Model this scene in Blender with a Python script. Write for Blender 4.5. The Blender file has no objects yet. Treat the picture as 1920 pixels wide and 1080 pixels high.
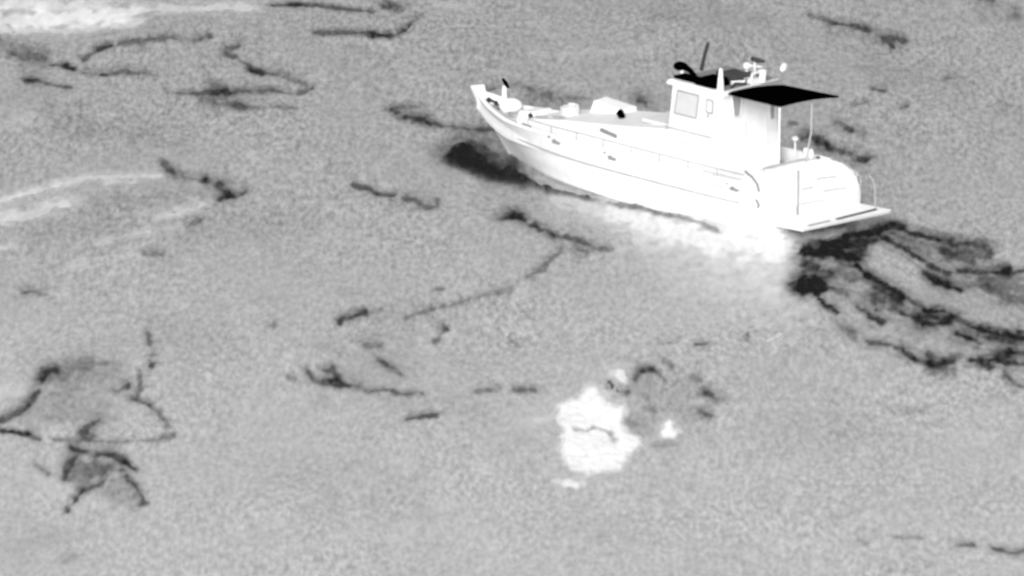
import bpy, bmesh, math, random
import numpy as np
from mathutils import Vector, Matrix

# ------------------------------------------------------------------ camera, sky, sun, exposure
sc = bpy.context.scene
COL = sc.collection
PHI, DIST, PXM = math.radians(15), 400.0, 80.0      # camera depression, range to picture centre, photo pixels per metre
CAM = np.array([0, -DIST*math.cos(PHI), DIST*math.sin(PHI)])
cd = bpy.data.cameras.new('camera'); cam = bpy.data.objects.new('camera', cd); COL.objects.link(cam)
cam.location = CAM; cam.rotation_euler = (math.pi/2-PHI, 0, 0)
cd.sensor_width = 36; cd.lens = 36*DIST*PXM/1920; cd.clip_start = 1; cd.clip_end = 60000
cd.dof.use_dof = True; cd.dof.focus_distance = 600; cd.dof.aperture_fstop = 3.0
sc.camera = cam

SUN_EL, SUN_AZ = math.radians(27), math.radians(-8)   # azimuth from behind the camera, towards its right
w = bpy.data.worlds.new('World'); sc.world = w; w.use_nodes = True
nt = w.node_tree; nt.nodes.clear()
sky = nt.nodes.new('ShaderNodeTexSky'); sky.sky_type = 'NISHITA'; sky.sun_disc = False
sky.sun_elevation = SUN_EL; sky.sun_rotation = math.pi - SUN_AZ; sky.air_density = 1.5; sky.dust_density = 3
bw = nt.nodes.new('ShaderNodeRGBToBW'); bg = nt.nodes.new('ShaderNodeBackground'); wo = nt.nodes.new('ShaderNodeOutputWorld')
bg.inputs['Strength'].default_value = 0.12
nt.links.new(sky.outputs[0], bw.inputs[0]); nt.links.new(bw.outputs[0], bg.inputs[0]); nt.links.new(bg.outputs[0], wo.inputs[0])
sd = bpy.data.lights.new('sun', 'SUN'); sd.energy = 1.5; sd.angle = math.radians(25); sd.color = (1, 1, 1)
sun = bpy.data.objects.new('sun', sd); COL.objects.link(sun)
sdir = Vector((math.sin(SUN_AZ)*math.cos(SUN_EL), -math.cos(SUN_AZ)*math.cos(SUN_EL), math.sin(SUN_EL)))
sun.rotation_euler = sdir.to_track_quat('Z', 'Y').to_euler()
sc.view_settings.view_transform = 'Standard'; sc.view_settings.look = 'None'; sc.view_settings.gamma = 1
sc.view_settings.exposure = 0.65
random.seed(3)

# ------------------------------------------------------------------ helpers
FWD = np.array([0, math.cos(PHI), -math.sin(PHI)]); UPV = np.array([0, math.sin(PHI), math.cos(PHI)])
def on_water(px, py, z=0.0):
    """photo pixel(s) -> point(s) on the water plane"""
    px = np.asarray(px, float); py = np.asarray(py, float)
    F = PXM*DIST
    r = F*FWD + np.stack([px-960, np.zeros_like(px), np.zeros_like(px)], -1) - (py-540)[..., None]*UPV
    return CAM + r*((z-CAM[2])/r[..., 2])[..., None]

def _hash(ix, iy, seed):
    h = (ix.astype(np.int64)*374761393 + iy.astype(np.int64)*668265263 + seed*974634777) & 0xffffffff
    h = ((h ^ (h >> 13))*1274126177) & 0xffffffff
    return ((h ^ (h >> 16)) & 0xffff)/65535.0
def vnoise(x, y, seed):
    """gradient noise scaled to 0..1"""
    ix, iy = np.floor(x), np.floor(y); fx, fy = x-ix, y-iy
    ux = fx*fx*fx*(fx*(fx*6-15)+10); uy = fy*fy*fy*(fy*(fy*6-15)+10)
    def g(jx, jy):
        t = _hash(ix+jx, iy+jy, seed)*2*math.pi
        return np.cos(t)*(fx-jx)+np.sin(t)*(fy-jy)
    v = (g(0,0)*(1-ux)+g(1,0)*ux)*(1-uy) + (g(0,1)*(1-ux)+g(1,1)*ux)*uy
    return np.clip(.5+v*.85, 0, 1)
def fbm(x, y, seed, n=4):
    s, a, t = 0, 1.0, 0
    for k in range(n):
        s = s + a*vnoise(x*2**k+.37*y*k, y*2**k-.21*x*k, seed+k*17); t += a; a *= .6
    return s/t

def swell(x, y):
    """height of the sea, metres"""
    h = 0.05*np.sin(.9*x+.33*y+1.) + .05*np.sin(-.5*x+.42*y+.4) + .025*np.sin(1.5*x-.25*y+2.2)
    return h + .16*(fbm(x/5.0+40, y/9.0+40, 77, 2)-.5) + .09*(fbm(x/2.2+7, y/3.2+11, 78, 2)-.5)

def mat(name, col, rough=.5, spec=.5):
    m = bpy.data.materials.new(name); m.use_nodes = True
    n = m.node_tree; b = n.nodes['Principled BSDF']
    b.inputs['Roughness'].default_value = rough; b.inputs['Specular IOR Level'].default_value = spec
    tc = n.nodes.new('ShaderNodeTexCoord'); nz = n.nodes.new('ShaderNodeTexNoise'); nz.inputs['Scale'].default_value = 3.0; nz.inputs['Detail'].default_value = 4
    r = n.nodes.new('ShaderNodeMapRange'); r.inputs[1].default_value = .3; r.inputs[2].default_value = .7
    r.inputs[3].default_value = col*.93; r.inputs[4].default_value = min(col*1.05, .95)
    n.links.new(tc.outputs['Object'], nz.inputs['Vector']); n.links.new(nz.outputs['Fac'], r.inputs[0]); n.links.new(r.outputs[0], b.inputs['Base Color'])
    return m
M = dict(line=mat('rail_metal', .36, .6, .3), roofgrey=mat('roof_coating', .235, .8, .1), white=mat('white_paint', .855, .5, .3), pale=mat('pale_paint', .72, .5, .3), grey=mat('grey_trim', .40, .6, .3), mid=mat('grey_metal', .28, .6, .3),
         glass=mat('pale_window', .56, .35, .3), dimglass=mat('grey_window', .36, .35, .3), black=mat('black_canvas', .0006, 1, 0), dark=mat('dark_rubber', .05, .9, .1))

def link(name, me, m, parent):
    o = bpy.data.objects.new(name, me); COL.objects.link(o); me.materials.append(m if not isinstance(m, str) else M[m])
    if parent: o.parent = parent
    return o
def obj(name, bm, m, parent=None, smooth=False, bevel=0):
    if bevel: bmesh.ops.bevel(bm, geom=list(bm.edges), offset=bevel, segments=2, affect='EDGES', profile=.6)
    bmesh.ops.recalc_face_normals(bm, faces=bm.faces)
    me = bpy.data.meshes.new(name); bm.to_mesh(me); bm.free()
    if smooth: me.polygons.foreach_set('use_smooth', [True]*len(me.polygons))
    return link(name, me, m, parent)
def prism(bm, pts8):
    """box from 4 bottom + 4 top points"""
    v = [bm.verts.new(p) for p in pts8]
    for f in ((3,2,1,0),(4,5,6,7),(0,1,5,4),(1,2,6,5),(2,3,7,6),(3,0,4,7)): bm.faces.new([v[i] for i in f])
def box(bm, x0, x1, y0, y1, z0, z1):
    prism(bm, [(x0,y0,z0),(x1,y0,z0),(x1,y1,z0),(x0,y1,z0),(x0,y0,z1),(x1,y0,z1),(x1,y1,z1),(x0,y1,z1)])
def tube(bm, pts, r, n=8):
    pts = [Vector(p) for p in pts]; rings = []
    rr = r if isinstance(r, (list, tuple)) else [r]*len(pts)
    for i, p in enumerate(pts):
        t = (pts[min(i+1, len(pts)-1)]-pts[max(i-1, 0)]).normalized()
        a = t.orthogonal().normalized() if i == 0 else (a-t*a.dot(t)).normalized()
        b = t.cross(a)
        rings.append([bm.verts.new(p+(a*math.cos(2*math.pi*k/n)+b*math.sin(2*math.pi*k/n))*rr[i]) for k in range(n)])
    for q, s in zip(rings, rings[1:]):
        for k in range(n): bm.faces.new([q[k], q[(k+1)%n], s[(k+1)%n], s[k]])
    bm.faces.new(rings[0][::-1]); bm.faces.new(rings[-1])
def ball(bm, c, rx, ry, rz, n=12):
    r = bmesh.ops.create_uvsphere(bm, u_segments=n*2, v_segments=n, radius=1)
    bmesh.ops.transform(bm, matrix=Matrix.Translation(c) @ Matrix.Diagonal((rx, ry, rz, 1)), verts=r['verts'])
def tag(o, label, cat, group=None, kind=None):
    o['label'] = label; o['category'] = cat
    if group: o['group'] = group
    if kind: o['kind'] = kind
    return o

# ------------------------------------------------------------------ water: one sheet to the horizon
def graded(lo, hi, step, far):
    c = list(np.arange(lo, hi+1e-6, step)); s = step; a, b = lo, hi; left, right = [], []
    while b < far: s *= 1.35; a -= s; b += s; left.append(a); right.append(b)
    return np.array(left[::-1]+c+right)
gx, gy = graded(-15, 15, .16, 20000), graded(-30, 34, .24, 20000)
X, Y = np.meshgrid(gx, gy); R = np.hypot(X, Y)
Z = np.where(R < 120, swell(np.clip(X, -200, 200), np.clip(Y, -200, 200)), 0)*np.clip((120-R)/80, 0, 1)
verts = np.stack([X, Y, Z], -1).reshape(-1, 3); nx = len(gx)
faces = [(j*nx+i, j*nx+i+1, (j+1)*nx+i+1, (j+1)*nx+i) for j in range(len(gy)-1) for i in range(nx-1)]
me = bpy.data.meshes.new('water'); me.from_pydata(verts.tolist(), [], faces); me.polygons.foreach_set('use_smooth', [True]*len(faces))
mw = bpy.data.materials.new('sea_water'); mw.use_nodes = True; n = mw.node_tree; b = n.nodes['Principled BSDF']
b.inputs['Roughness'].default_value = .35; b.inputs['IOR'].default_value = 1.45
tc = n.nodes.new('ShaderNodeTexCoord')
def wnoise(scale, detail, sx=1, sy=.26, rot=0, rough=.55):
    mp = n.nodes.new('ShaderNodeMapping'); mp.inputs['Scale'].default_value = (sx, sy, 1); mp.inputs['Rotation'].default_value = (0, 0, rot)
    z = n.nodes.new('ShaderNodeTexNoise'); z.inputs['Scale'].default_value = scale; z.inputs['Detail'].default_value = detail; z.inputs['Roughness'].default_value = rough
    n.links.new(tc.outputs['Object'], mp.inputs['Vector']); n.links.new(mp.outputs[0], z.inputs['Vector']); return z.outputs['Fac']
def math_(op, a, b_):
    m = n.nodes.new('ShaderNodeMath'); m.operation = op
    for i, v in enumerate((a, b_)):
        if isinstance(v, (int, float)): m.inputs[i].default_value = v
        else: n.links.new(v, m.inputs[i])
    return m.outputs[0]
WATER_ALB = .372
grain = math_('SUBTRACT', wnoise(8.8, 2.0, rough=.65), .5); mottle = math_('SUBTRACT', wnoise(1.4, 4.0), .5); broad = math_('SUBTRACT', wnoise(.28, 4.0, 1, .7, .2), .5)
patch = wnoise(.35, 3.0, .7, .45, .35); ripple = math_('SUBTRACT', wnoise(2.6, 3.0, .55, .42, -.12, .6), .5)
grain = math_('MULTIPLY', grain, math_('MULTIPLY', math_('ADD', patch, .0), 2.0))      # rougher and smoother areas of ripples
f = math_('ADD', math_('MULTIPLY', grain, 1.8), math_('ADD', math_('MULTIPLY', ripple, .30), math_('ADD', math_('MULTIPLY', mottle, .2), math_('MULTIPLY', broad, .36))))
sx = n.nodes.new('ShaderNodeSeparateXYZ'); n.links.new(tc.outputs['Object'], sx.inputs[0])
falloff_band = math_('SINE', math_('MULTIPLY', math_('ADD', sx.outputs['Y'], math_('MULTIPLY', broad, 30.0)), -2*math.pi/115), 0)   # painted grazing-reflection falloff, darker far and brighter near, 115 m from crest to crest
alb = math_('MULTIPLY', math_('ADD', math_('ADD', f, math_('MULTIPLY', falloff_band, .215)), 1.0), WATER_ALB)
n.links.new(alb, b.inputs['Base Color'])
bp = n.nodes.new('ShaderNodeBump'); bp.inputs['Strength'].default_value = .35; bp.inputs['Distance'].default_value = .05
n.links.new(wnoise(5.0, 4.0), bp.inputs['Height']); n.links.new(bp.outputs[0], b.inputs['Normal'])
water = link('water', me, mw, None); water['kind'] = 'structure'
tag(water, 'grey rippled open sea filling the whole picture', 'water')

# ------------------------------------------------------------------ foam on the water: thin sheets with ragged edges, densities in metres on the sea
def seg_dist(U, V, line):
    d = np.full(U.shape, 1e9)
    for (x0, y0), (x1, y1) in zip(line, line[1:]):
        dx, dy = x1-x0, y1-y0; L = dx*dx+dy*dy+1e-9
        t = np.clip(((U-x0)*dx+(V-y0)*dy)/L, 0, 1)
        d = np.minimum(d, np.hypot(U-x0-t*dx, V-y0-t*dy))
    return d
def poly_dist(U, V, P):
    """signed distance, positive inside"""
    d = seg_dist(U, V, P+[P[0]]); ins = np.zeros(U.shape, bool)
    for (x0, y0), (x1, y1) in zip(P, P[1:]+[P[0]]):
        c = ((y0 > V) != (y1 > V)) & (U < (x1-x0)*(V-y0)/((y1-y0) or 1e-9)+x0); ins ^= c
    return np.where(ins, d, -d)
def foam_mat(name, col, g=.28):
    m = bpy.data.materials.new(name); m.use_nodes = True; t = m.node_tree; t.nodes.clear()
    o = t.nodes.new('ShaderNodeOutputMaterial'); mx = t.nodes.new('ShaderNodeMixShader'); tr = t.nodes.new('ShaderNodeBsdfTransparent'); df = t.nodes.new('ShaderNodeBsdfDiffuse')
    df.inputs[0].default_value = (col, col, col, 1)
    at = t.nodes.new('ShaderNodeAttribute'); at.attribute_name = 'foam_cover'
    tc = t.nodes.new('ShaderNodeTexCoord'); mp = t.nodes.new('ShaderNodeMapping'); mp.inputs['Scale'].default_value = (1, .26, 1)
    nz = t.nodes.new('ShaderNodeTexNoise'); nz.inputs['Scale'].default_value = 7.0; nz.inputs['Detail'].default_value = 3
    r = t.nodes.new('ShaderNodeMapRange'); r.inputs[1].default_value = .25; r.inputs[2].default_value = .75; r.inputs[3].default_value = 1-g; r.inputs[4].default_value = 1+g; r.clamp = False
    ml = t.nodes.new('ShaderNodeMath'); ml.operation = 'MULTIPLY'; ml.use_clamp = True
    t.links.new(tc.outputs['Object'], mp.inputs['Vector']); t.links.new(mp.outputs[0], nz.inputs['Vector']); t.links.new(nz.outputs['Fac'], r.inputs[0])
    t.links.new(r.outputs[0], ml.inputs[0]); t.links.new(at.outputs['Fac'], ml.inputs[1]); t.links.new(ml.outputs[0], mx.inputs[0]); t.links.new(tr.outputs[0], mx.inputs[1]); t.links.new(df.outputs[0], mx.inputs[2]); t.links.new(mx.outputs[0], o.inputs[0])
    return m
M['dark_foam'] = foam_mat('cold_dark_foam', .016); M['grey_foam'] = foam_mat('cold_grey_foam', .022); M['pale_foam'] = foam_mat('pale_foam', .92, .14)
def foam(name, m, lines, polys=(), cuts=(), step=2.0, rag=1.0, warp=5.0, height=0.0, lift=.012, seed=1, lump=0.0, cell=(15., 8.), lo=.02, vary=1.0, halo=.24, side=.7):
    """one foam sheet; lines: (points, half width, strength), polys: (points, softness, strength)"""
    pts = [(p, w_*3+10) for l, w_, s in lines for p in l] + [(p, s_*2+14) for P, s_, s in polys for p in P]
    u0 = min(p[0]-q for p, q in pts); u1 = max(p[0]+q for p, q in pts); v0 = min(p[1]-q for p, q in pts); v1 = max(p[1]+q for p, q in pts)
    u = np.arange(u0, u1+step, step); v = np.arange(v0, v1+step, step); U, V = np.meshgrid(u, v)
    Uw = U + warp*1.3*(fbm(U/cell[0], V/cell[1], seed+5)-.5)*2; Vw = V + warp*.7*(fbm(U/cell[0]+9, V/cell[1]+4, seed+9)-.5)*2
    nz = fbm(U/cell[0]*1.3+3, V/cell[1]*1.3, seed, 4)-.5
    amp = np.clip(.46+(fbm(U/38+2, V/24, seed+3, 2)-.5)*2.6*vary+.5*(1-vary), 0, 1); wid = np.clip(.5+(fbm(U/34, V/20+5, seed+4, 2)-.5)*2.4, 0, 1)
    D = np.zeros(U.shape)
    for l, w_, s in lines:
        a = np.array(l, float); k = 3*w_+12
        j0, j1 = np.searchsorted(v, [a[:,1].min()-k, a[:,1].max()+k]); i0, i1 = np.searchsorted(u, [a[:,0].min()-k, a[:,0].max()+k])
        sl = (slice(j0, j1), slice(i0, i1))
        ll = l if len(l) > 1 else [l[0], (l[0][0]+.1, l[0][1])]
        d = seg_dist(Uw[sl], Vw[sl], ll)
        wv = w_*(.35+.95*wid[sl]); g = np.exp(-(d/wv)**2)
        dh = seg_dist(Uw[sl]+.5*w_, Vw[sl]+side*w_, ll); h = np.exp(-(dh/(2.0*w_))**2)
        q = s*np.clip(g*np.clip(.15+1.75*amp[sl], 0, 1.35)*(1+1.6*rag*nz[sl]) + halo*h*np.clip(.45+amp[sl]+2.5*rag*nz[sl], 0, 2), 0, 1)
        D[sl] = 1-(1-D[sl])*(1-q)
    for P, s_, s in polys:
        d = poly_dist(Uw, Vw, P)/s_
        t = np.clip(.5+d*.5+nz*rag*.8, 0, 1); D = np.maximum(D, s*t*t*(3-2*t))
    for l, w_, s in cuts:
        D = D*(1-s*np.exp(-(seg_dist(Uw, Vw, l)/w_)**2))
    D = np.where(D < lo, 0, D)
    W = on_water(U, V); W[..., 2] = swell(W[..., 0], W[..., 1]) + lift
    if height: W[..., 2] += height*D**1.2*(1+lump*2*(fbm(U/14, V/7, seed+31, 3)-.5))
    nx = len(u); keep = (D > 0)
    kf = keep[:-1, :-1] | keep[1:, :-1] | keep[:-1, 1:] | keep[1:, 1:]
    J, I = np.nonzero(kf); q = np.stack([J*nx+I, (J+1)*nx+I, (J+1)*nx+I+1, J*nx+I+1], -1)
    ids, inv = np.unique(q, return_inverse=True); q = inv.reshape(-1, 4)
    me = bpy.data.meshes.new(name); me.from_pydata(W.reshape(-1, 3)[ids].tolist(), [], q[:, ::-1].tolist())
    at = me.attributes.new('foam_cover', 'FLOAT', 'POINT'); at.data.foreach_set('value', D.reshape(-1)[ids].astype(np.float32))
    me.polygons.foreach_set('use_smooth', [True]*len(q))
    return link(name, me, m, None)

STREAKS = [
 ([(508,9),(542,9),(560,8),(594,12),(632,19),(700,24)],4,.6), ([(542,8),(562,8)],5,.6), ([(718,16),(728,17)],6,.7), ([(730,18),(755,24)],8,.4),
 ([(590,65),(619,62),(666,62),(722,65)],5,.55), ([(700,64),(743,66),(765,51),(784,34)],5,.75),
 ([(156,106),(184,92),(205,88),(239,83),(273,81),(320,78),(342,81),(363,81),(393,73)],5,.5), ([(184,92),(212,87)],5,.6),
 ([(92,117),(124,117),(137,126),(171,135),(196,137),(231,132),(256,136),(290,141)],5,.5), ([(122,119),(140,127)],5,.7), ([(180,136),(202,137)],5,.6),
 ([(0,73),(21,96),(47,100),(81,103)],12,.3), ([(47,154),(60,152),(98,160),(132,169)],5,.5), ([(54,152),(62,153)],8,.5),
 ([(423,103),(453,115),(474,132),(491,139),(521,141)],6,.5), ([(470,134),(492,140)],5,.7), ([(534,145),(572,154)],6,.35), ([(420,88),(430,95),(450,88)],5,.45),
 ([(316,171),(363,173),(414,173),(470,171),(513,171),(555,174),(572,171),(587,162)],5,.5), ([(400,173),(425,173)],6,.55), ([(384,154),(423,162)],5,.25),
 ([(376,184),(427,192),(453,199),(483,205),(547,205)],6,.3), ([(440,197),(460,201)],7,.35),
 ([(733,206),(744,213),(758,224),(776,228),(796,224),(807,236)],8,.72), ([(735,204),(785,201)],6,.35), ([(800,232),(833,238),(878,240),(911,240),(929,239)],4,.5),
 ([(306,309),(314,318),(331,329)],8,.6), ([(331,329),(358,337),(389,343)],6,.42), ([(385,342),(408,348),(422,357),(431,368)],8,.7), ([(431,368),(444,368),(461,359)],7,.65), ([(431,367),(412,378)],5,.75),
 ([(353,429),(381,415)],5,.35), ([(272,477),(308,482)],6,.3), ([(45,546),(62,542),(84,545)],6,.5),
 ([(663,350),(690,358),(707,367),(740,370)],5,.62), ([(763,375),(780,377),(800,392),(820,388),(820,377)],7,.45),
 ([(943,417),(967,407),(990,423),(1017,440),(1040,450)],9,.72), ([(965,405),(972,413)],13,.7), ([(1040,450),(1077,453),(1110,462),(1147,467)],6,.6), ([(1083,472),(1100,472)],6,.6),
 ([(1053,472),(1017,513),(990,525)],6,.42), ([(960,550),(907,558),(867,570)],5,.26), ([(867,570),(827,575),(790,583),(760,593)],5,.3), ([(715,582),(690,586)],5,.2), ([(1080,490),(1086,494)],6,.3),
 ([(637,613),(643,600),(660,597),(683,587)],7,.78), ([(817,637),(837,613),(830,605)],5,.4), ([(832,613),(838,615)],6,.35), ([(505,620),(515,620)],6,.35),
 ([(687,650),(710,646)],8,.38), ([(710,677),(727,688)],6,.55), ([(727,688),(751,706),(757,709)],7,.42), ([(541,706),(552,710)],5,.3),
 ([(576,700),(599,717),(628,717)],6,.5), ([(625,715),(646,720),(675,732)],9,.68), ([(630,700),(640,714)],6,.55), ([(675,732),(687,736),(727,735),(751,744),(792,745)],5,.5), ([(608,697),(625,693)],6,.5),
 ([(891,735),(914,732),(937,726)],6,.35), ([(966,728),(1001,728)],6,.6), ([(762,792),(783,790),(818,786)],5,.7), ([(958,632),(975,640)],5,.25), ([(820,547),(830,545)],5,.35),
 ([(0,792),(24,784),(53,764)],8,.62), ([(53,764),(73,739),(86,715)],7,.6), ([(78,718),(88,708),(106,703)],8,.68), 
 ([(0,810),(20,812),(53,819)],4,.85), ([(53,819),(77,827)],5,.5), ([(277,625),(281,646)],6,.45), ([(289,664),(283,690)],6,.62), ([(261,702),(265,735),(253,753),(281,762)],5,.45), ([(248,752),(258,754)],6,.6),
 ([(281,762),(305,784),(314,796)],6,.4), ([(326,815),(300,822)],5,.4), ([(300,824),(220,828),(102,827)],4,.28), ([(220,737),(240,729)],6,.68), ([(155,817),(163,804),(187,792)],7,.55), ([(165,822),(180,820)],8,.4),
 ([(134,841),(151,845),(175,847),(212,851),(236,861)],6,.68), ([(236,861),(252,874)],6,.85), ([(122,888),(126,870),(143,853)],8,.62), 
 ([(126,949),(138,933),(155,914)],6,.65), ([(155,914),(191,902),(204,886)],6,.5), ([(232,874),(248,902),(265,927)],6,.55), ([(265,927),(271,945)],7,.5), ([(205,900),(240,930)],26,.14), ([(73,870),(90,882)],6,.35),
 ([(120,1055),(140,1045)],10,.15), ([(180,760),(90,790)],30,.08),
 ([(1518,30),(1544,36),(1551,40)],5,.4), ([(1560,43),(1582,46),(1609,46),(1629,53)],5,.6), ([(1656,67),(1673,64),(1684,60),(1694,70)],7,.6), ([(1673,76),(1676,79)],7,.7), ([(1629,53),(1660,62)],4,.2),
 ([(1636,167),(1647,170),(1664,170)],5,.55), ([(1820,1),(1860,8)],5,.5), ([(1690,203),(1698,203)],6,.4), ([(1775,141),(1790,140)],5,.35), ([(1600,201),(1626,197)],5,.3), ([(1869,209),(1885,204)],8,.3), ([(1900,33),(1908,33)],8,.3),
 ([(1676,1013),(1725,1013)],4,.3), ([(1790,1025),(1812,1021),(1833,1023)],6,.5), ([(1863,1024),(1880,1030),(1899,1034),(1930,1028)],7,.55), ([(1615,1018),(1630,1022)],5,.2),
 ([(1306,650),(1326,647)],5,.6), ([(1402,624),(1401,638)],5,.45), ([(1235,650),(1270,648)],4,.22),
 ([(1191,722),(1197,708),(1204,702)],5,.45), ([(1204,701),(1212,699),(1222,700)],6,.62), ([(1222,700),(1234,706),(1243,716)],6,.45), ([(1245,683),(1261,694)],6,.3),
 ([(1318,739),(1326,740)],6,.5), ([(1326,742),(1340,750),(1357,757)],7,.45), ([(1315,775),(1331,783)],7,.5), ([(1170,745),(1180,741)],6,.45), ([(1130,733),(1140,733)],6,.4), ([(1205,742),(1210,742)],6,.4),
 ([(1180,790),(1190,795)],10,.3), ([(1300,715),(1312,718)],8,.25), ([(1230,835),(1274,831)],4,.16), ([(1190,811),(1206,815)],6,.35), ([(1220,768),(1228,772)],8,.2),
 ([(1198,190),(1210,192)],10,.6), ([(1230,215),(1238,228)],9,.25), ([(1567,235),(1582,238)],6,.4), ([(1580,238),(1596,248)],6,.6), ([(1600,250),(1620,254)],6,.25),
 ([(1524,261),(1533,270)],9,.68), ([(1533,268),(1544,275),(1552,279)],8,.75), ([(1552,279),(1567,284),(1580,288)],6,.55), ([(1590,291),(1610,297)],6,.45), ([(1615,304),(1628,305)],8,.6), ([(1505,262),(1514,258)],7,.6), ([(1482,233),(1488,234)],6,.35),
 ([(1600,305),(1625,308)],6,.35), ([(908,178),(928,172)],6,.6), ([(965,168),(1000,176)],7,.4), ([(1020,182),(1030,183)],6,.35), ([(985,186),(1070,192),(1108,194)],5,.22), ([(1672,765),(1725,766)],5,.2), ([(1560,727),(1575,727)],5,.2),
]
SMEARS = [([(760,760),(900,770)],30,.05), ([(300,620),(420,640)],40,.06), ([(1450,820),(1650,800)],40,.05), ([(560,900),(760,930)],50,.05), ([(100,230),(330,260)],26,.08), ([(330,440),(560,410)],30,.07), ([(1640,120),(1800,150)],26,.08), ([(1240,30),(1420,40)],24,.08), ([(60,440),(250,430)],20,.10), ([(180,390),(330,375)],16,.10), ([(95,712),(130,695),(185,690)],14,.30), ([(110,735),(160,715),(210,705)],20,.18), ([(60,780),(130,770),(190,780)],30,.10), ([(140,868),(165,880),(195,862)],16,.34), ([(150,890),(185,875)],16,.22),
 ([(225,900),(250,935)],24,.13), ([(30,95),(75,103)],16,.22), ([(40,120),(80,140)],14,.10), ([(400,160),(430,172),(500,172)],10,.15), ([(400,190),(460,197)],12,.14), ([(770,215),(800,228)],12,.2), ([(390,350),(420,355)],16,.14), ([(760,380),(800,372)],20,.10),
 ([(1100,440),(1130,420)],30,.08), ([(720,600),(830,590)],24,.07), ([(620,700),(740,690),(700,650)],40,.07), ([(1210,750),(1260,740),(1300,770),(1230,785)],34,.12), ([(1560,60),(1640,60)],14,.1), ([(1840,20),(1900,35)],18,.12), ([(1330,745),(1345,752)],12,.15), ([(1000,200),(1080,205)],14,.15), ([(20,1040),(110,1000)],22,.08)]
tag(foam('foam_smear', M['grey_foam'], [(l, w_, k*.8) for l, w_, k in SMEARS], seed=17, step=3, rag=.35, warp=9, vary=.5, lift=.009, cell=(34., 18.)), 'faint grey smears of cold foam behind the dark streaks', 'foam', kind='stuff')
tag(foam('foam_streaks', M['grey_foam'], [(l, w_*.76, k*.88) for l, w_, k in STREAKS], seed=11, step=1.5, rag=.4, halo=.36, vary=.8, warp=3.8), 'thin dark ragged foam streaks scattered over the grey sea', 'foam', kind='stuff')

WAKE = [
 ([(1528,478),(1565,474),(1602,482)],17,.7), ([(1575,458),(1625,450)],13,.6), ([(1508,545),(1533,538)],15,.9),
 ([(1507,470),(1550,472),(1607,485)],12,.95), ([(1545,460),(1590,460)],10,.9), ([(1580,446),(1613,436),(1647,438)],7,.92), ([(1610,452),(1655,447)],8,.6), ([(1647,430),(1673,424),(1690,427)],9,.9), ([(1690,428),(1723,438),(1760,447)],6,.78),
 ([(1760,447),(1807,455),(1850,463),(1857,483)],8,.5), ([(1775,475),(1800,478),(1820,490)],13,.45), ([(1770,460),(1850,470)],16,.25), ([(1660,440),(1720,455),(1780,470)],12,.25),
 ([(1647,437),(1687,460),(1723,483)],7,.78), ([(1723,483),(1760,507),(1780,515)],6,.72), ([(1735,518),(1760,530)],7,.65), ([(1750,528),(1775,534)],10,.8), ([(1765,535),(1800,547)],6,.95),
 ([(1800,508),(1833,512),(1873,515),(1930,515)],6,.65), ([(1860,514),(1890,514)],8,.7), ([(1783,533),(1840,531),(1930,545)],12,.32), ([(1850,543),(1907,563),(1930,570)],9,.4), ([(1870,500),(1890,505)],7,.45),
 ([(1506,538),(1520,535),(1538,540)],14,1.), ([(1500,545),(1530,545)],9,.9), ([(1530,557),(1547,577),(1570,593)],7,.88), ([(1545,525),(1565,528)],5,.6), ([(1550,545),(1590,560)],5,.4), ([(1507,495),(1530,507)],10,.6), ([(1545,513),(1562,520)],5,.6), ([(1575,520),(1600,530)],12,.3), ([(1510,510),(1505,530)],8,.3),
 ([(1605,500),(1615,512),(1628,524)],7,.95), ([(1625,522),(1647,533),(1673,550),(1693,563)],7,.85), ([(1693,563),(1727,580),(1740,590)],7,.62), ([(1735,589),(1755,589),(1773,588)],6,.9), ([(1773,590),(1797,600),(1827,620)],6,.5), ([(1825,618),(1857,625),(1887,630),(1930,633)],7,.9), ([(1910,617),(1925,622)],8,.7), ([(1855,630),(1900,640)],9,.55),
 ([(1640,565),(1660,575),(1680,570)],11,.5), ([(1640,545),(1680,560)],9,.5), ([(1667,587),(1690,580)],8,.4), ([(1607,583),(1627,597)],5,.55), ([(1627,597),(1640,606),(1655,613)],6,.8), ([(1640,590),(1648,592)],6,.5), ([(1687,593),(1723,605),(1750,612)],6,.7), ([(1720,608),(1757,613),(1790,600)],8,.7), ([(1740,600),(1790,598)],9,.45),
 ([(1793,630),(1810,635),(1820,640)],6,.9), ([(1820,640),(1838,648)],5,.45), ([(1627,645),(1660,648),(1693,660)],6,.58), ([(1693,660),(1705,667),(1716,677)],7,.8), ([(1716,677),(1740,687)],5,.5), ([(1745,685),(1773,683),(1785,682)],7,.78), ([(1747,693),(1787,703)],9,.35), ([(1740,668),(1746,668)],6,.5), ([(1745,675),(1800,672)],9,.3),
 ([(1820,680),(1857,678),(1887,683),(1930,686)],6,.85), ([(1845,686),(1862,693)],8,.65), ([(1827,657),(1867,662),(1893,660)],7,.4), ([(1880,672),(1897,662)],8,.8), ([(1905,665),(1930,663)],8,.6), ([(1883,703),(1893,712)],6,.4), ([(1893,712),(1910,727),(1930,731)],7,.4), ([(1575,620),(1605,638)],10,.28), ([(1590,627),(1600,630)],7,.25),
 ([(1750,560),(1930,590)],14,.08), ([(1700,620),(1930,650)],20,.15), ([(1560,540),(1650,580)],22,.16),
]
tag(foam('stern_wake', M['dark_foam'], [(l, w_*(.66 if w_ < 9 else .85), k*.93) for l, w_, k in WAKE]+[([(x+dx, y+dy) for x, y in l], 2.6, k*.22) for l, w_, k in WAKE if len(l) > 2 for dx, dy in ((14, -9), (-10, 11)) if l[0][0] > 1590], seed=23, rag=.6, warp=6.0, vary=.55, lift=.024, halo=.36), 'broad dark curling foam wake spreading right from the boat stern', 'wake', kind='stuff')

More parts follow.
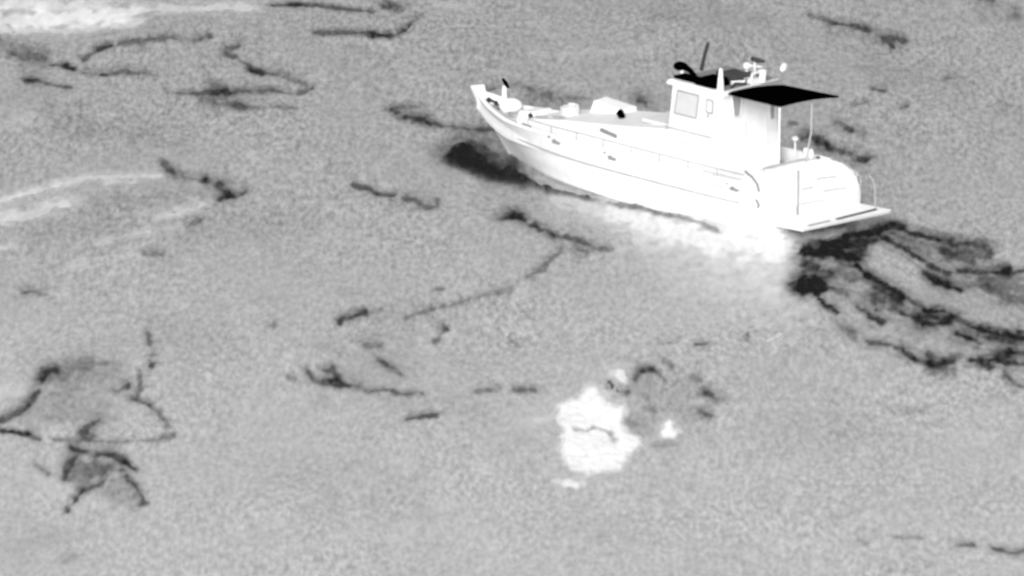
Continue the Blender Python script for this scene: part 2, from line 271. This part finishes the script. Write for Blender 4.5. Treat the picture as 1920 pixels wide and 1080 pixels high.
BOW = [([(890,280),(920,294),(955,308)],17,.5), ([(840,299),(862,284)],13,.75), ([(848,296),(900,306)],10,.5), ([(862,300),(880,304),(910,310)],10,.6), ([(935,322),(950,322),(985,333)],9,.75), ([(895,268),(920,280)],11,.25),
       ([(985,334),(1000,341),(1030,352)],4,.75), ([(1030,352),(1070,362),(1100,370)],3.2,.6), ([(1100,370),(1125,376)],3,.35), ([(1141,380),(1165,388),(1205,390)],3.2,.45), ([(1210,393),(1230,403),(1275,413)],3.2,.5), ([(1275,413),(1344,440)],3,.35)]
tag(foam('bow_wave', M['dark_foam'], BOW, [([(829,301),(845,280),(866,265),(882,266),(893,278),(915,297),(940,310),(978,323),(994,333),(985,340),(950,335),(915,329),(880,317),(855,311)], 8, .97)], seed=37, rag=.5, warp=5, height=.12, lump=.3, vary=.2), 'dark smudge of bow wave pushed up ahead of the white hull', 'wave', kind='stuff')

WASH = [([(1300,510),(1420,545),(1490,535)],50,.14), ([(1040,370),(1120,394),(1200,420)],12,.35), ([(1150,400),(1260,434),(1350,462)],16,.42), ([(1250,432),(1340,458),(1420,470),(1495,472)],18,.55), ([(1390,458),(1440,463),(1490,460)],20,.9), ([(1200,430),(1350,480),(1480,500)],32,.26), ([(1350,500),(1450,520),(1480,530)],38,.24), ([(1100,395),(1240,440)],26,.25), ([(1420,560),(1480,580)],44,.16), ([(1460,500),(1490,520)],30,.25),
        ([(1512,443),(1545,441),(1585,428)],6,.9)]
tag(foam('hull_wash', M['pale_foam'], WASH, seed=41, rag=.28, warp=8, vary=.35, halo=.3, lift=.018, cell=(22., 11.)), 'pale soft wash of foam trailing along the near side of the hull', 'foam', kind='stuff')

PALE = [([(0,35),(120,28),(250,26)],17,.62), ([(250,24),(480,14)],9,.6), ([(0,48),(200,50),(260,45)],9,.45), ([(20,8),(200,8)],12,.4), ([(60,28),(220,34)],12,.5), ([(0,5),(60,2)],10,.3), ([(815,12),(885,12)],5,.25), ([(1000,104),(1050,106),(1100,101),(1150,98),(1220,100)],4,.22), ([(620,75),(740,78)],4,.12),
        ([(0,371),(60,362),(110,352)],4.5,.6), ([(100,350),(160,338),(200,333),(300,334)],5,.5), ([(200,345),(255,346)],4,.45), ([(0,405),(60,398),(120,387)],10,.5), ([(0,415),(40,408)],7,.35), ([(110,385),(150,380)],10,.3),
        ([(185,453),(210,448),(280,436)],5,.42), ([(280,436),(345,431)],6,.3), ([(300,410),(335,408)],8,.4), ([(335,406),(385,391)],5,.5), ([(0,466),(30,461)],4,.4), ([(130,495),(167,490)],4,.35), ([(190,492),(250,478)],5,.2),
        ([(0,742),(40,737)],14,.38), ([(1440,642),(1462,632)],2.4,.6), ([(90,905),(120,915)],18,.2), ([(0,235),(60,225)],6,.2), ([(190,225),(205,222)],8,.2), ([(825,312),(880,330)],7,.25), ([(0,640),(120,600)],30,.08), ([(460,300),(500,290)],6,.08), ([(240,72),(270,72)],6,.15),
        ([(1150,800),(1100,880)],60,.12), ([(985,795),(1040,780)],12,.2), ([(1780,240),(1840,225)],8,.12), ([(800,805),(880,790)],12,.12)]
tag(foam('pale_streaks', M['pale_foam'], [(l, w_*1.0, k*.98) for l, w_, k in PALE], seed=53, rag=.6, warp=6, step=2.0, vary=.6, lift=.006, halo=.32), 'soft pale streaks of smooth water on the left of the sea', 'foam', kind='stuff')

def zp(pts): return [(960+x/3.856, 660+y/3.856) for x, y in pts]
mwf = bpy.data.materials.new('white_foam'); mwf.use_nodes = True
big = zp([(320,400),(400,365),(480,350),(530,275),(610,268),(655,330),(720,390),(825,405),(840,440),(800,515),(850,575),(925,615),(945,670),(880,715),(825,795),(795,850),(620,880),(540,895),(430,865),(365,800),(345,720),(355,630),(370,590),(335,540),(325,480)])
crack = [(zp([(455,580),(555,578),(590,552)]), 3.2, .7), (zp([(590,552),(650,562),(715,590)]), 3.0, .75), (zp([(715,590),(740,645)]), 6, .7)]
G = 'white foam patches floating below the boat'
tag(foam('foam_patch', M['pale_foam'], [(zp([(180,520),(330,470)]), 6, .35), (zp([(640,300),(700,350)]), 8, .5)], [(big, 13, 1.0), (big, 34, .3)], crack, seed=61, rag=.45, warp=5, height=.07, lump=.35, vary=0, lift=.03, cell=(13., 9.)), 'largest ragged white foam patch with a dark crack across it', 'foam', G)
tag(foam('foam_patch', M['pale_foam'], [(zp([(1130,548),(1135,580)]), 8, 1.), (zp([(1118,592),(1165,595)]), 7, .8), (zp([(1070,615),(1130,612)]), 5, .3), (zp([(1210,578),(1230,582)]), 6, .5)], seed=67, rag=.4, warp=3, vary=0, lift=.03, height=.08), 'small peaked white foam patch right of the largest one', 'foam', G)
tag(foam('foam_patch', M['pale_foam'], [(zp([(790,205),(800,235)]), 8, .75), (zp([(720,190),(790,195)]), 7, .35)], seed=71, rag=.4, warp=3, vary=0, lift=.03, height=.06), 'faint round white foam patch above the largest one', 'foam', G)
tag(foam('foam_patch', M['pale_foam'], [(zp([(370,965),(480,960)]), 7, .8), (zp([(340,950),(510,955)]), 8, .4)], seed=73, rag=.4, warp=3, vary=0, lift=.03, height=.05), 'thin flat white foam patch below the largest one', 'foam', G)

# ------------------------------------------------------------------ the boat. local x forward, y to port, z up, origin at the transom on the waterline
TH = math.radians(46)
pt_axis = np.array([-math.sin(TH), -math.cos(TH), 0])
boat = bpy.data.objects.new('motor_boat', None); COL.objects.link(boat)
boat.location = on_water(1430, 445) - 1.45*pt_axis; boat.rotation_euler = (0, 0, math.pi-TH)
tag(boat, 'white cabin motor boat with black aft awning heading left across the grey sea', 'boat')
L = 11.4
def sstep(a, b_, x): t = min(max((x-a)/(b_-a), 0), 1); return t*t*(3-2*t)
def sheer(x):
    base = np.interp(x, [0, 3, 6, 8, 9.6, 10.5, 11.0, 11.4], [1.14, 1.14, 1.14, 1.07, 1.0, 1.05, 1.14, 1.28])
    return float(base) + .44*(1-sstep(.35, .95, x))
def half(x, k):      # half breadth at sheer (k=1) .. waterline (k=0)
    u = x/L; p = 3.0*k + 1.9*(1-k); b0 = 1.52*k + 1.5*(1-k)
    aft = 1-.06*(1-min(u/.3, 1))**2
    return b0*aft*(1-max(0, (u-.35)/.65)**p)
def section(x, off=0.0):
    """(y, z) pairs from keel to sheer for the port side at station x along the stem-straight length"""
    zs = sheer(x); out = []
    for k, z in ((-.5, -.45), (-.2, -.2), (0, 0.), (.3, .3), (.62, .66), (.66, .70), (.8, .5*(.7+zs)), (1, zs)):
        y = half(x, max(k, 0)) * (1 if k >= 0 else (1+k*.9)) + off
        out.append((max(y, 0.0), z))
    return out
def aftw(x): return 1+.21*(1-sstep(0, 6, x))          # the starboard quarter is fuller
def stb(x): return .44*(1-sstep(.35, .95, x)) + .12*(1-sstep(0, .9, x)) + .10*sstep(5, 7, x)*(1-sstep(10.3, 11, x))   # and its bulwark lower
def stem_x(x, z):    # shear the bow so that the stem rakes forward with height
    f_ = sstep(6.5, L, x)
    return x - f_*(1.12*max(0, (1.28-z)/1.28)**1.1)
bm = bmesh.new(); NS = 60; rows = []
xs = [L*(i/NS) for i in range(NS+1)]; xs[-1] = L-.002
for x in xs:
    s = section(x); row = [bm.verts.new((stem_x(x, z), -y*aftw(x), z-stb(x)*max(0, (z-.7)/(sheer(x)-.7)))) for y, z in s[::-1]] + [bm.verts.new((stem_x(x, z), y, z)) for y, z in s]
    rows.append(row)
for a, b_ in zip(rows, rows[1:]):
    for k in range(len(a)-1): bm.faces.new([a[k], a[k+1], b_[k+1], b_[k]])
# inner face of the bulwark
inner = []
for x, row in zip(xs, rows):
    s = sheer(x); y = max(half(x, 1)-.09, .0); xx = min(stem_x(x, s), L-.12)
    inner.append([bm.verts.new((xx, -y*aftw(x), s-stb(x))), bm.verts.new((xx, -y*aftw(x), s-stb(x)-.3)), bm.verts.new((xx, y, s-.45)), bm.verts.new((xx, y, s))])
for (a, b_), (p, q) in zip(zip(rows, rows[1:]), zip(inner, inner[1:])):
    bm.faces.new([a[0], b_[0], q[0], p[0]]); bm.faces.new([p[0], q[0], q[1], p[1]]); bm.faces.new([p[2], q[2], q[3], p[3]]); bm.faces.new([p[3], q[3], b_[-1], a[-1]])
hull = obj('hull', bm, 'white', boat)
bm = bmesh.new(); dr = [[bm.verts.new((min(stem_x(x, sheer(x)), L-.12), s*max(half(x, 1)-.08, .0), min(sheer(x), 1.14)-.32)) for s in (-1, 1)] for x in xs]
for a, b_ in zip(dr, dr[1:]): bm.faces.new([a[0], a[1], b_[1], b_[0]])
obj('deck', bm, 'white', boat)
# transom: rounded plate a little aft of the hull shell
bm = bmesh.new(); out = [(1.43, .05), (1.45, 1.3), (1.40, 1.54), (1.26, 1.63), (.8, 1.64), (0, 1.63), (-.5, 1.57), (-.85, 1.48), (-1.15, 1.36), (-1.41, 1.17), (-1.62, .95), (-1.74, .7), (-1.77, .35), (-1.74, .05), (-.6, -.4), (.6, -.4)]
fa = [bm.verts.new((-.05, y, z)) for y, z in out]; fb = [bm.verts.new((.06, y, z)) for y, z in out]
bm.faces.new(fa); bm.faces.new(fb[::-1])
for k in range(len(out)): bm.faces.new([fa[k], fb[k], fb[(k+1)%len(out)], fa[(k+1)%len(out)]])
tr = obj('transom', bm, 'white', boat)
bm = bmesh.new()
for y0, y1, z0, z1 in ((.2,-.15,.95,.94),(-.3,-.95,1.12,1.06),(.25,-.6,.6,.55),(-.5,-1.3,.78,.72)): tube(bm, [(-.057, y0, z0), (-.057, (y0+y1)/2, (z0+z1)/2+.01), (-.057, y1, z1)], .013, 6)
obj('plank_seam', bm, 'line', tr)
bm = bmesh.new(); box(bm, -.075, -.052, .31, .36, .3, 1.45); obj('door_post', bm, 'line', tr)
bm = bmesh.new(); box(bm, -.09, -.052, .345, .40, .35, .6); obj('latch', bm, 'line', tr)
bm = bmesh.new(); tube(bm, [(.05,1.40,1.66),(.04,.7,1.665),(.03,0,1.65)], .03, 8); obj('top_rail', bm, 'grey', tr)
# starboard after-quarter is lower, so trim: rub rails, cap rail
for s in (1, -1):
    bm = bmesh.new(); pts = []
    for x in np.linspace(.75, 10.6, 60):
        z = .70; k = .66; y = half(x, k)
        pts.append((stem_x(x, z), s*(y+.012), z if x < 8 else z-.03*(x-8)**1.2*.3))
    tube(bm, pts, .024, 8); obj('rub_rail', bm, 'grey', hull)
bm = bmesh.new()
for s in (1, -1):
    pts = [(min(stem_x(x, sheer(x)), L-.03), s*max(half(x, 1)-.045, 0)*(aftw(x) if s < 0 else 1), sheer(x)+.01-(stb(x) if s < 0 else 0)) for x in np.linspace(.9, L-.01, 70)]
    tube(bm, pts, .055, 8)
obj('cap_rail', bm, 'white', hull, True)
bm = bmesh.new(); pts = [(stem_x(x, sheer(x)), half(x, 1)-.115, sheer(x)+.045) for x in np.linspace(9.0, 10.7, 20)]
tube(bm, pts, [.012+.022*math.sin(math.pi*i/19) for i in range(20)], 8); obj('toe_rail', bm, 'grey', hull)
# stem head
bm = bmesh.new(); prism(bm, [(10.9,-.07,.9),(11.15,-.05,.9),(11.15,.05,.9),(10.9,.07,.9),(11.1,-.09,1.44),(11.45,-.07,1.36),(11.45,.07,1.36),(11.1,.09,1.44)])
obj('stem_head', bm, 'white', hull, bevel=.02)
# fairleads along the port bulwark (dark openings) and matching starboard ones
for x in (7.12, 5.09, .98):   # openings
    for s in (1, -1):
        y = half(x, .9)
        bm = bmesh.new(); ball(bm, (x, s*(y+.02), 1.02), .085, .05, .055, 6); ball(bm, (x-.13, s*(y+.02), 1.0), .07, .045, .04, 6); ball(bm, (x+.2, s*(y+.015), 1.10), .04, .03, .03, 5)
        obj('fairlead', bm, 'roofgrey', hull, True)
# guard rails
def grail(s):
    z0 = 0 if s > 0 else -.1
    bm = bmesh.new(); X_ = np.linspace(.6, 8.3, 40)
    tube(bm, [(x, s*(half(x, 1)-.06), sheer(max(x,1.1))+.25+z0) for x in X_], .016, 6)
    tube(bm, [(x, s*(half(x, 1)-.06), sheer(max(x,1.1))+.035+z0) for x in X_], .022, 6)
    for x in np.linspace(.6, 8.3, 9): tube(bm, [(x, s*(half(x, 1)-.06), sheer(max(x,1.1))-.02+z0), (x, s*(half(x, 1)-.06), sheer(max(x,1.1))+.25+z0)], .014, 6)
    obj('guard_rail', bm, 'line' if s > 0 else 'roofgrey', boat)
grail(1)
bm = bmesh.new(); tube(bm, [(.55,1.50,1.52),(.30,1.52,1.44),(.12,1.525,1.3),(.06,1.525,1.12)], .03, 8); tube(bm, [(.16,1.53,.92),(.06,1.53,.8),(.1,1.53,.72)], .03, 8)
obj('quarter_rope', bm, 'roofgrey', boat)
# trunk cabin: long coachroof, low and sloped forward
bm = bmesh.new()
prof = [(1.9,1.86,1.0),(4.0,1.82,1.0),(5.4,1.62,1.0),(6.2,1.52,.98),(7.6,1.34,.9),(8.9,1.10,.72),(9.3,.72,.66)]
ring = []
for x, z, y in prof: ring.append([bm.verts.new((x, -y, .6)), bm.verts.new((x, -y, z-.12)), bm.verts.new((x, -y+.12, z)), bm.verts.new((x, y-.12, z)), bm.verts.new((x, y, z-.12)), bm.verts.new((x, y, .6))])
for a, b_ in zip(ring, ring[1:]):
    for k in range(5): bm.faces.new([a[k], a[k+1], b_[k+1], b_[k]])
bm.faces.new(ring[0][::-1]); bm.faces.new(ring[-1])
trunk = obj('coachroof', bm, 'white', boat)
bm = bmesh.new(); prism(bm, [(6.65,-.95,1.3),(7.75,-.9,1.2),(7.75,-.3,1.2),(6.65,-.3,1.3),(6.68,-.9,1.56),(7.68,-.85,1.63),(7.68,-.45,1.60),(6.68,-.45,1.53)]); obj('deck_hatch', bm, 'white', trunk, bevel=.03)
bm = bmesh.new(); tube(bm, [(6.42,-.05,1.57),(6.3,.02,1.63),(6.18,.02,1.56)], [.06,.09,.06], 10); ball(bm, (6.22,.05,1.56), .09, .09, .08, 6); obj('vent_cowl', bm, 'black', trunk, True)
bm = bmesh.new(); tube(bm, [(5.95,1.0,1.45),(5.4,1.015,1.39)], .05, 8); obj('porthole', bm, 'roofgrey', trunk)
bm = bmesh.new(); tube(bm, [(3.9,1.0,1.52),(2.4,1.0,1.52)], .02, 6); obj('grab_rail', bm, 'pale', trunk)
# foredeck: hatch box with dark port, windlass on a post
bm = bmesh.new(); prism(bm, [(9.05,-.5,.6),(9.75,-.4,.6),(9.75,.25,.6),(9.05,.3,.6),(9.1,-.42,1.16),(9.62,-.35,1.10),(9.62,.2,1.10),(9.1,.22,1.16)]); lk = obj('foredeck_locker', bm, 'white', boat, bevel=.05)
bm = bmesh.new(); ball(bm, (9.16,.24,1.06), .08, .04, .075, 8); obj('round_port', bm, 'dark', lk, True)
wl = bpy.data.objects.new('windlass', None); COL.objects.link(wl); wl.parent = boat
bm = bmesh.new(); ball(bm, (10.1,-.05,1.10), .28, .22, .17, 10); tube(bm, [(10.15,-.34,1.05),(10.15,.24,1.05)], .12, 12); obj('drum', bm, 'white', wl, True)
bm = bmesh.new(); tube(bm, [(10.33,0,.8),(10.32,0,1.3),(10.31,0,1.56)], [.09,.06,.05], 10); obj('post', bm, 'white', wl)
bm = bmesh.new(); tube(bm, [(10.40,-.03,1.70),(10.25,.02,1.63),(10.12,.06,1.56)], [.035,.055,.035], 8); obj('lamp_head', bm, 'black', wl, True)

for x, y in ((8.75,.75),(8.75,-.75),(10.55,.02)):
    bm = bmesh.new(); tube(bm, [(x-.16,y,.98),(x+.16,y,.98)], .04, 8); tube(bm, [(x,y,.8),(x,y,.98)], .04, 8); obj('deck_cleat', bm, 'roofgrey', boat)
bm = bmesh.new(); tube(bm, [(10.7,-.1,.98),(10.85,-.22,1.02),(10.98,-.1,1.08),(10.9,.02,1.04)], .06, 8); obj('bulwark_shade', bm, 'dark', boat)  # added dark piece standing in for shade inside the starboard bulwark
bm = bmesh.new()
tube(bm, [(7.95+.22*math.cos(t*.7), .1+.22*math.sin(t*.7), 1.30+.006*t) for t in range(36)], .022, 6); obj('rope_coil', bm, 'pale', boat)
for x in (8.6, 8.0): 
    bm = bmesh.new(); tube(bm, [(x,.62,1.22 if x > 8.3 else 1.32),(x-.45,.66,1.30 if x > 8.3 else 1.4)], .022, 6); obj('grab_handle', bm, 'line', trunk)
bm = bmesh.new(); box(bm, 4.3, 5.1, -.45, .45, 1.72, 1.80); obj('skylight', bm, 'pale', trunk)
# wheelhouse
wh = bpy.data.objects.new('wheelhouse', None); COL.objects.link(wh); wh.parent = boat
bm = bmesh.new(); prism(bm, [(1.9,-1.0,.75),(3.92,-1.0,.75),(3.92,.88,.75),(1.9,.88,.75),(1.95,-.96,3.0),(3.66,-.96,3.0),(3.66,.86,3.0),(1.95,.86,3.0)]); walls = obj('wall', bm, 'white', wh, bevel=.04)
bm = bmesh.new(); prism(bm, [(1.86,-1.04,2.98),(3.80,-1.04,2.98),(3.80,.95,2.98),(1.86,.95,2.98),(1.88,-1.0,3.09),(3.74,-1.0,3.09),(3.74,.91,3.09),(1.88,.91,3.09)]); roof = obj('roof', bm, 'white', wh, bevel=.02)
bm = bmesh.new(); box(bm, 1.98, 3.66, -.95, .78, 3.085, 3.11); obj('roof_panel', bm, 'roofgrey', roof)
bm = bmesh.new(); box(bm, 1.835, 1.857, -1.03, .70, 2.985, 3.10); obj('gutter', bm, 'mid', roof)
bm = bmesh.new(); box(bm, 2.95, 3.68, .42, .80, 3.112, 3.17); obj('roof_mat', bm, 'black', roof)
def window(pts, glass, fr, cut=True):
    """pane + frame lying on a wall quad (4 corner points, outward offset already in pts)"""
    c = sum((Vector(p) for p in pts), Vector())/4; V = [Vector(p) for p in pts]; nrm = (V[1]-V[0]).cross(V[3]-V[0]).normalized()
    bm = bmesh.new(); f0 = [bm.verts.new(v+nrm*.012) for v in V]; f1 = [bm.verts.new(v-nrm*.03) for v in V]
    bm.faces.new(f0); bm.faces.new(f1[::-1])
    for k in range(4): bm.faces.new([f0[k], f1[k], f1[(k+1)%4], f0[(k+1)%4]])
    wn = obj('window', bm, glass, wh)
    bm = bmesh.new()
    for k in range(4): tube(bm, [V[k]+nrm*.012, V[(k+1)%4]+nrm*.012], .024, 6)
    obj('window_frame', bm, fr, wn)
    return wn
def side(x, z): return (x, .875 - .02*(z-.75)/2.25 + .004, z)
window([side(3.58,2.28), side(2.83,2.28), side(2.74,2.86), side(3.47,2.86)], 'glass', 'line')
window([side(2.5,2.5), side(2.28,2.5), side(2.26,2.82), side(2.48,2.82)], 'pale', 'line')
bm = bmesh.new(); ball(bm, (2.42,.89,2.42), .05, .02, .05, 6); obj('handle', bm, 'grey', walls, True)
bm = bmesh.new(); tube(bm, [(3.86,.895,1.90),(2.3,.895,1.91)], .024, 6); obj('side_moulding', bm, 'grey', walls)
bm = bmesh.new(); tube(bm, [(2.06,.885,1.6),(2.03,.878,2.6)], .016, 6); obj('door_seam', bm, 'pale', walls)
def aft(y, z): return (1.9 + .05*(z-.75)/2.25 - .006, y, z)
window([aft(.52,2.42), aft(.30,2.40), aft(.22,2.96), aft(.58,2.96)], 'dimglass', 'pale')
window([aft(-.68,2.14), aft(-.86,2.14), aft(-.86,2.96), aft(-.68,2.96)], 'dimglass', 'pale')
bm = bmesh.new(); tube(bm, [(3.7,1.005,1.62),(2.2,1.005,1.66)], .012, 6); obj('coachroof_seam', bm, 'line', trunk)
bm = bmesh.new(); box(bm, 1.86, 1.885, -.55, .18, .95, .965); tube(bm, [(1.87,.18,.95),(1.895,.18,2.3)], .012, 6); tube(bm, [(1.87,-.55,.95),(1.895,-.55,2.3)], .012, 6); obj('door_outline', bm, 'pale', walls)
bm = bmesh.new(); ball(bm, (1.25,-1.42,1.28), .07, .06, .14, 8); obj('fender', bm, 'white', boat, True)
bm = bmesh.new(); ball(bm, (1.05,-1.45,1.22), .06, .05, .05, 6); obj('cleat', bm, 'dark', boat, True)
bm = bmesh.new()
for z in (1.28, 1.0): tube(bm, [(2.0 if z > 1.1 else 1.6, 1.45+.06, z),(1.0, 1.50, z),(.62, 1.50, z+.02)], .012, 6)
tube(bm, [(1.6,1.5,.98),(1.6,1.5,1.27)], .012, 6); obj('bulwark_seam', bm, 'line', hull)
# mast at the after port corner of the roof
bm = bmesh.new(); tube(bm, [(2.06,.84,2.6),(2.06,.83,3.2),(2.06,.82,3.64)], [.10,.08,.04], 12); obj('mast', bm, 'white', boat)
# roof gear
bm = bmesh.new(); tube(bm, [(3.92,-.36,3.05),(3.82,-.36,3.4),(3.69,-.36,3.76)], [.045,.045,.04], 8); obj('whip_antenna', bm, 'dark', boat)
sp = bpy.data.objects.new('spotlight', None); COL.objects.link(sp); sp.parent = boat
bm = bmesh.new(); ball(bm, (3.98,.30,3.26), .16, .16, .11, 8); tube(bm, [(3.9,.28,3.28),(3.7,.25,3.2),(3.45,.22,3.06)], [.10,.07,.03], 8); obj('lamp_head', bm, 'black', sp, True)
bm = bmesh.new(); tube(bm, [(3.9,.28,3.08),(3.95,.29,3.2)], .05, 8); obj('bracket', bm, 'pale', sp)
bm = bmesh.new(); prism(bm, [(2.25,.3,3.1),(2.95,.3,3.1),(2.95,.86,3.1),(2.25,.86,3.1),(2.3,.34,3.30),(2.8,.34,3.30),(2.8,.8,3.30),(2.3,.8,3.30)]); obj('roof_locker', bm, 'black', boat, bevel=.03)
bm = bmesh.new(); prism(bm, [(2.25,-.5,3.1),(3.0,-.5,3.1),(3.0,.1,3.1),(2.25,.1,3.1),(2.3,-.46,3.2),(2.95,-.46,3.2),(2.95,.06,3.2),(2.3,.06,3.2)]); obj('radar_plinth', bm, 'roofgrey', boat, bevel=.03)
bm = bmesh.new(); tube(bm, [(2.9,.15,3.24),(2.15,-.35,3.27)], .07, 8); obj('radar_bar', bm, 'dark', boat)
bm = bmesh.new(); ball(bm, (2.52,-.5,3.38), .09, .09, .09, 8); tube(bm, [(2.52,-.5,3.1),(2.52,-.5,3.32)], .03, 6); obj('antenna_dome', bm, 'white', boat, True)
bm = bmesh.new(); tube(bm, [(2.25,-.5,3.1),(2.25,-.5,3.52)], .03, 6); tube(bm, [(2.5,-.52,3.40),(2.1,-.6,3.42)], .03, 6); obj('light_post', bm, 'pale', boat)
bm = bmesh.new(); tube(bm, [(2.36,-.5,3.60),(2.2,-.55,3.575),(2.02,-.6,3.57)], [.05,.07,.03], 8); obj('light_head', bm, 'dark', boat, True)
bm = bmesh.new(); tube(bm, [(2.0,-.85,3.1),(1.85,-.9,3.28),(1.72,-.9,3.38)], .018, 6); obj('horn_bracket', bm, 'mid', boat)
bm = bmesh.new(); ball(bm, (0,0,0), .17, .08, .09, 8); bmesh.ops.transform(bm, matrix=Matrix.Translation((1.68,-.9,3.43)) @ Matrix.Rotation(-.5, 4, 'Y') @ Matrix.Rotation(2.2, 4, 'Z'), verts=bm.verts); obj('horn', bm, 'white', boat, True)
bm = bmesh.new(); tube(bm, [(1.95,-.45,3.1),(1.96,-.5,3.4)], .09, 8); tube(bm, [(2.3,.25,3.14),(1.98,-.15,3.16)], .05, 6); box(bm, 1.95, 2.2, -.35, -.1, 3.1, 3.22); obj('roof_fitting', bm, 'pale', boat)
bm = bmesh.new(); prism(bm, [(2.2,-.35,3.11),(2.8,-.35,3.11),(2.8,.2,3.11),(2.2,.2,3.11),(2.3,-.3,3.31),(2.75,-.3,3.33),(2.75,.1,3.33),(2.3,.1,3.29)]); obj('roof_box', bm, 'dark', boat, bevel=.04)
bm = bmesh.new(); tube(bm, [(2.05,-.15,3.1),(2.02,-.2,3.34),(2.0,-.55,3.36),(2.02,-.62,3.1)], .035, 8); obj('gear_hoop', bm, 'pale', boat)
bm = bmesh.new(); tube(bm, [(2.0,.55,3.12),(2.1,.3,3.17),(2.0,.05,3.14),(2.12,-.1,3.2)], .035, 6); obj('cable', bm, 'dark', boat)
# awning: black canvas on slim poles, starboard edge drooping a little
aw = bpy.data.objects.new('awning', None); COL.objects.link(aw); aw.parent = boat
bm = bmesh.new(); C4 = [(1.80,.86,3.10),(1.52,-.52,3.09),(-.16,-.66,2.98),(.10,.82,3.10)]
C4 = [(1.78,.85,3.10),(1.74,-.98,2.98),(-.10,-.98,3.045),(.06,.82,3.10)]
NA = 10; top = [[None]*(NA+1) for _ in range(NA+1)]; bot = [[None]*(NA+1) for _ in range(NA+1)]
for i in range(NA+1):
    for j in range(NA+1):
        a, c = i/NA, j/NA; p = (Vector(C4[0])*(1-a)+Vector(C4[3])*a)*(1-c) + (Vector(C4[1])*(1-a)+Vector(C4[2])*a)*c
        p.z += .05*(1-(2*c-1)**2)
        top[i][j] = bm.verts.new(p); bot[i][j] = bm.verts.new(p-Vector((0, 0, .045)))
for i in range(NA):
    for j in range(NA): bm.faces.new([top[i][j], top[i+1][j], top[i+1][j+1], top[i][j+1]]); bm.faces.new([bot[i][j], bot[i][j+1], bot[i+1][j+1], bot[i+1][j]])
for i in range(NA):
    for (q, a, b_) in ((0, 0, 0), (1, 0, NA)):
        bm.faces.new([top[i][b_], top[i+1][b_], bot[i+1][b_], bot[i][b_]])
    for e in (0, NA): bm.faces.new([top[e][i], top[e][i+1], bot[e][i+1], bot[e][i]])
obj('canopy', bm, 'black', aw)
for p in ([(.12,.78,3.06),(.12,.80,1.66)], [(-.05,-.13,3.0),(-.08,-.08,2.3),(-.08,.1,1.62)]):
    bm = bmesh.new(); tube(bm, p, .022, 8); obj('pole', bm, 'grey' if p[0][1] < .5 else 'white', aw)
# swim platform
sw = bpy.data.objects.new('swim_platform', None); COL.objects.link(sw); sw.parent = boat
bm = bmesh.new(); prism(bm, [(-1.22,-1.6,.26),(-.06,-1.45,.26),(-.06,1.2,.26),(-1.0,1.1,.26),(-1.26,-1.62,.36),(-.06,-1.45,.36),(-.06,1.2,.36),(-1.02,1.12,.36)]); plat = obj('platform', bm, 'white', sw, bevel=.015)
bm = bmesh.new(); prism(bm, [(-1.06,-1.35,.362),(-.96,-1.35,.362),(-.96,-.02,.362),(-1.06,-.02,.362),(-1.06,-1.35,.375),(-.96,-1.35,.375),(-.96,-.02,.375),(-1.06,-.02,.375)]); obj('grating', bm, 'dark', plat)
bm = bmesh.new(); prism(bm, [(-1.03,.2,.362),(-.97,.2,.362),(-.95,.9,.362),(-1.01,.9,.362),(-1.03,.2,.375),(-.97,.2,.375),(-.95,.9,.375),(-1.01,.9,.375)]); obj('seam', bm, 'roofgrey', plat)
bm = bmesh.new(); tube(bm, [(-.93,-1.40,.36),(-.92,-1.38,.9),(-.88,-1.34,1.1),(-.8,-1.30,1.18)], .014, 8); obj('stern_rail', bm, 'grey', sw)
bm = bmesh.new(); tube(bm, [(-.3,-1.52,.36),(-.28,-1.55,1.0),(-.05,-1.3,1.3)], .012, 8); obj('rail_stay', bm, 'grey', sw)
bm = bmesh.new(); ball(bm, (1.78,-1.40,1.58), .10, .06, .06, 6); tube(bm, [(1.78,-1.40,.95),(1.78,-1.4,1.55)], .02, 6); tube(bm, [(1.4,-1.42,.95),(1.42,-1.42,1.35)], .06, 6); ball(bm, (1.42,-1.42,1.36), .08, .08, .06, 6); obj('cleat_post', bm, 'white', boat, True)
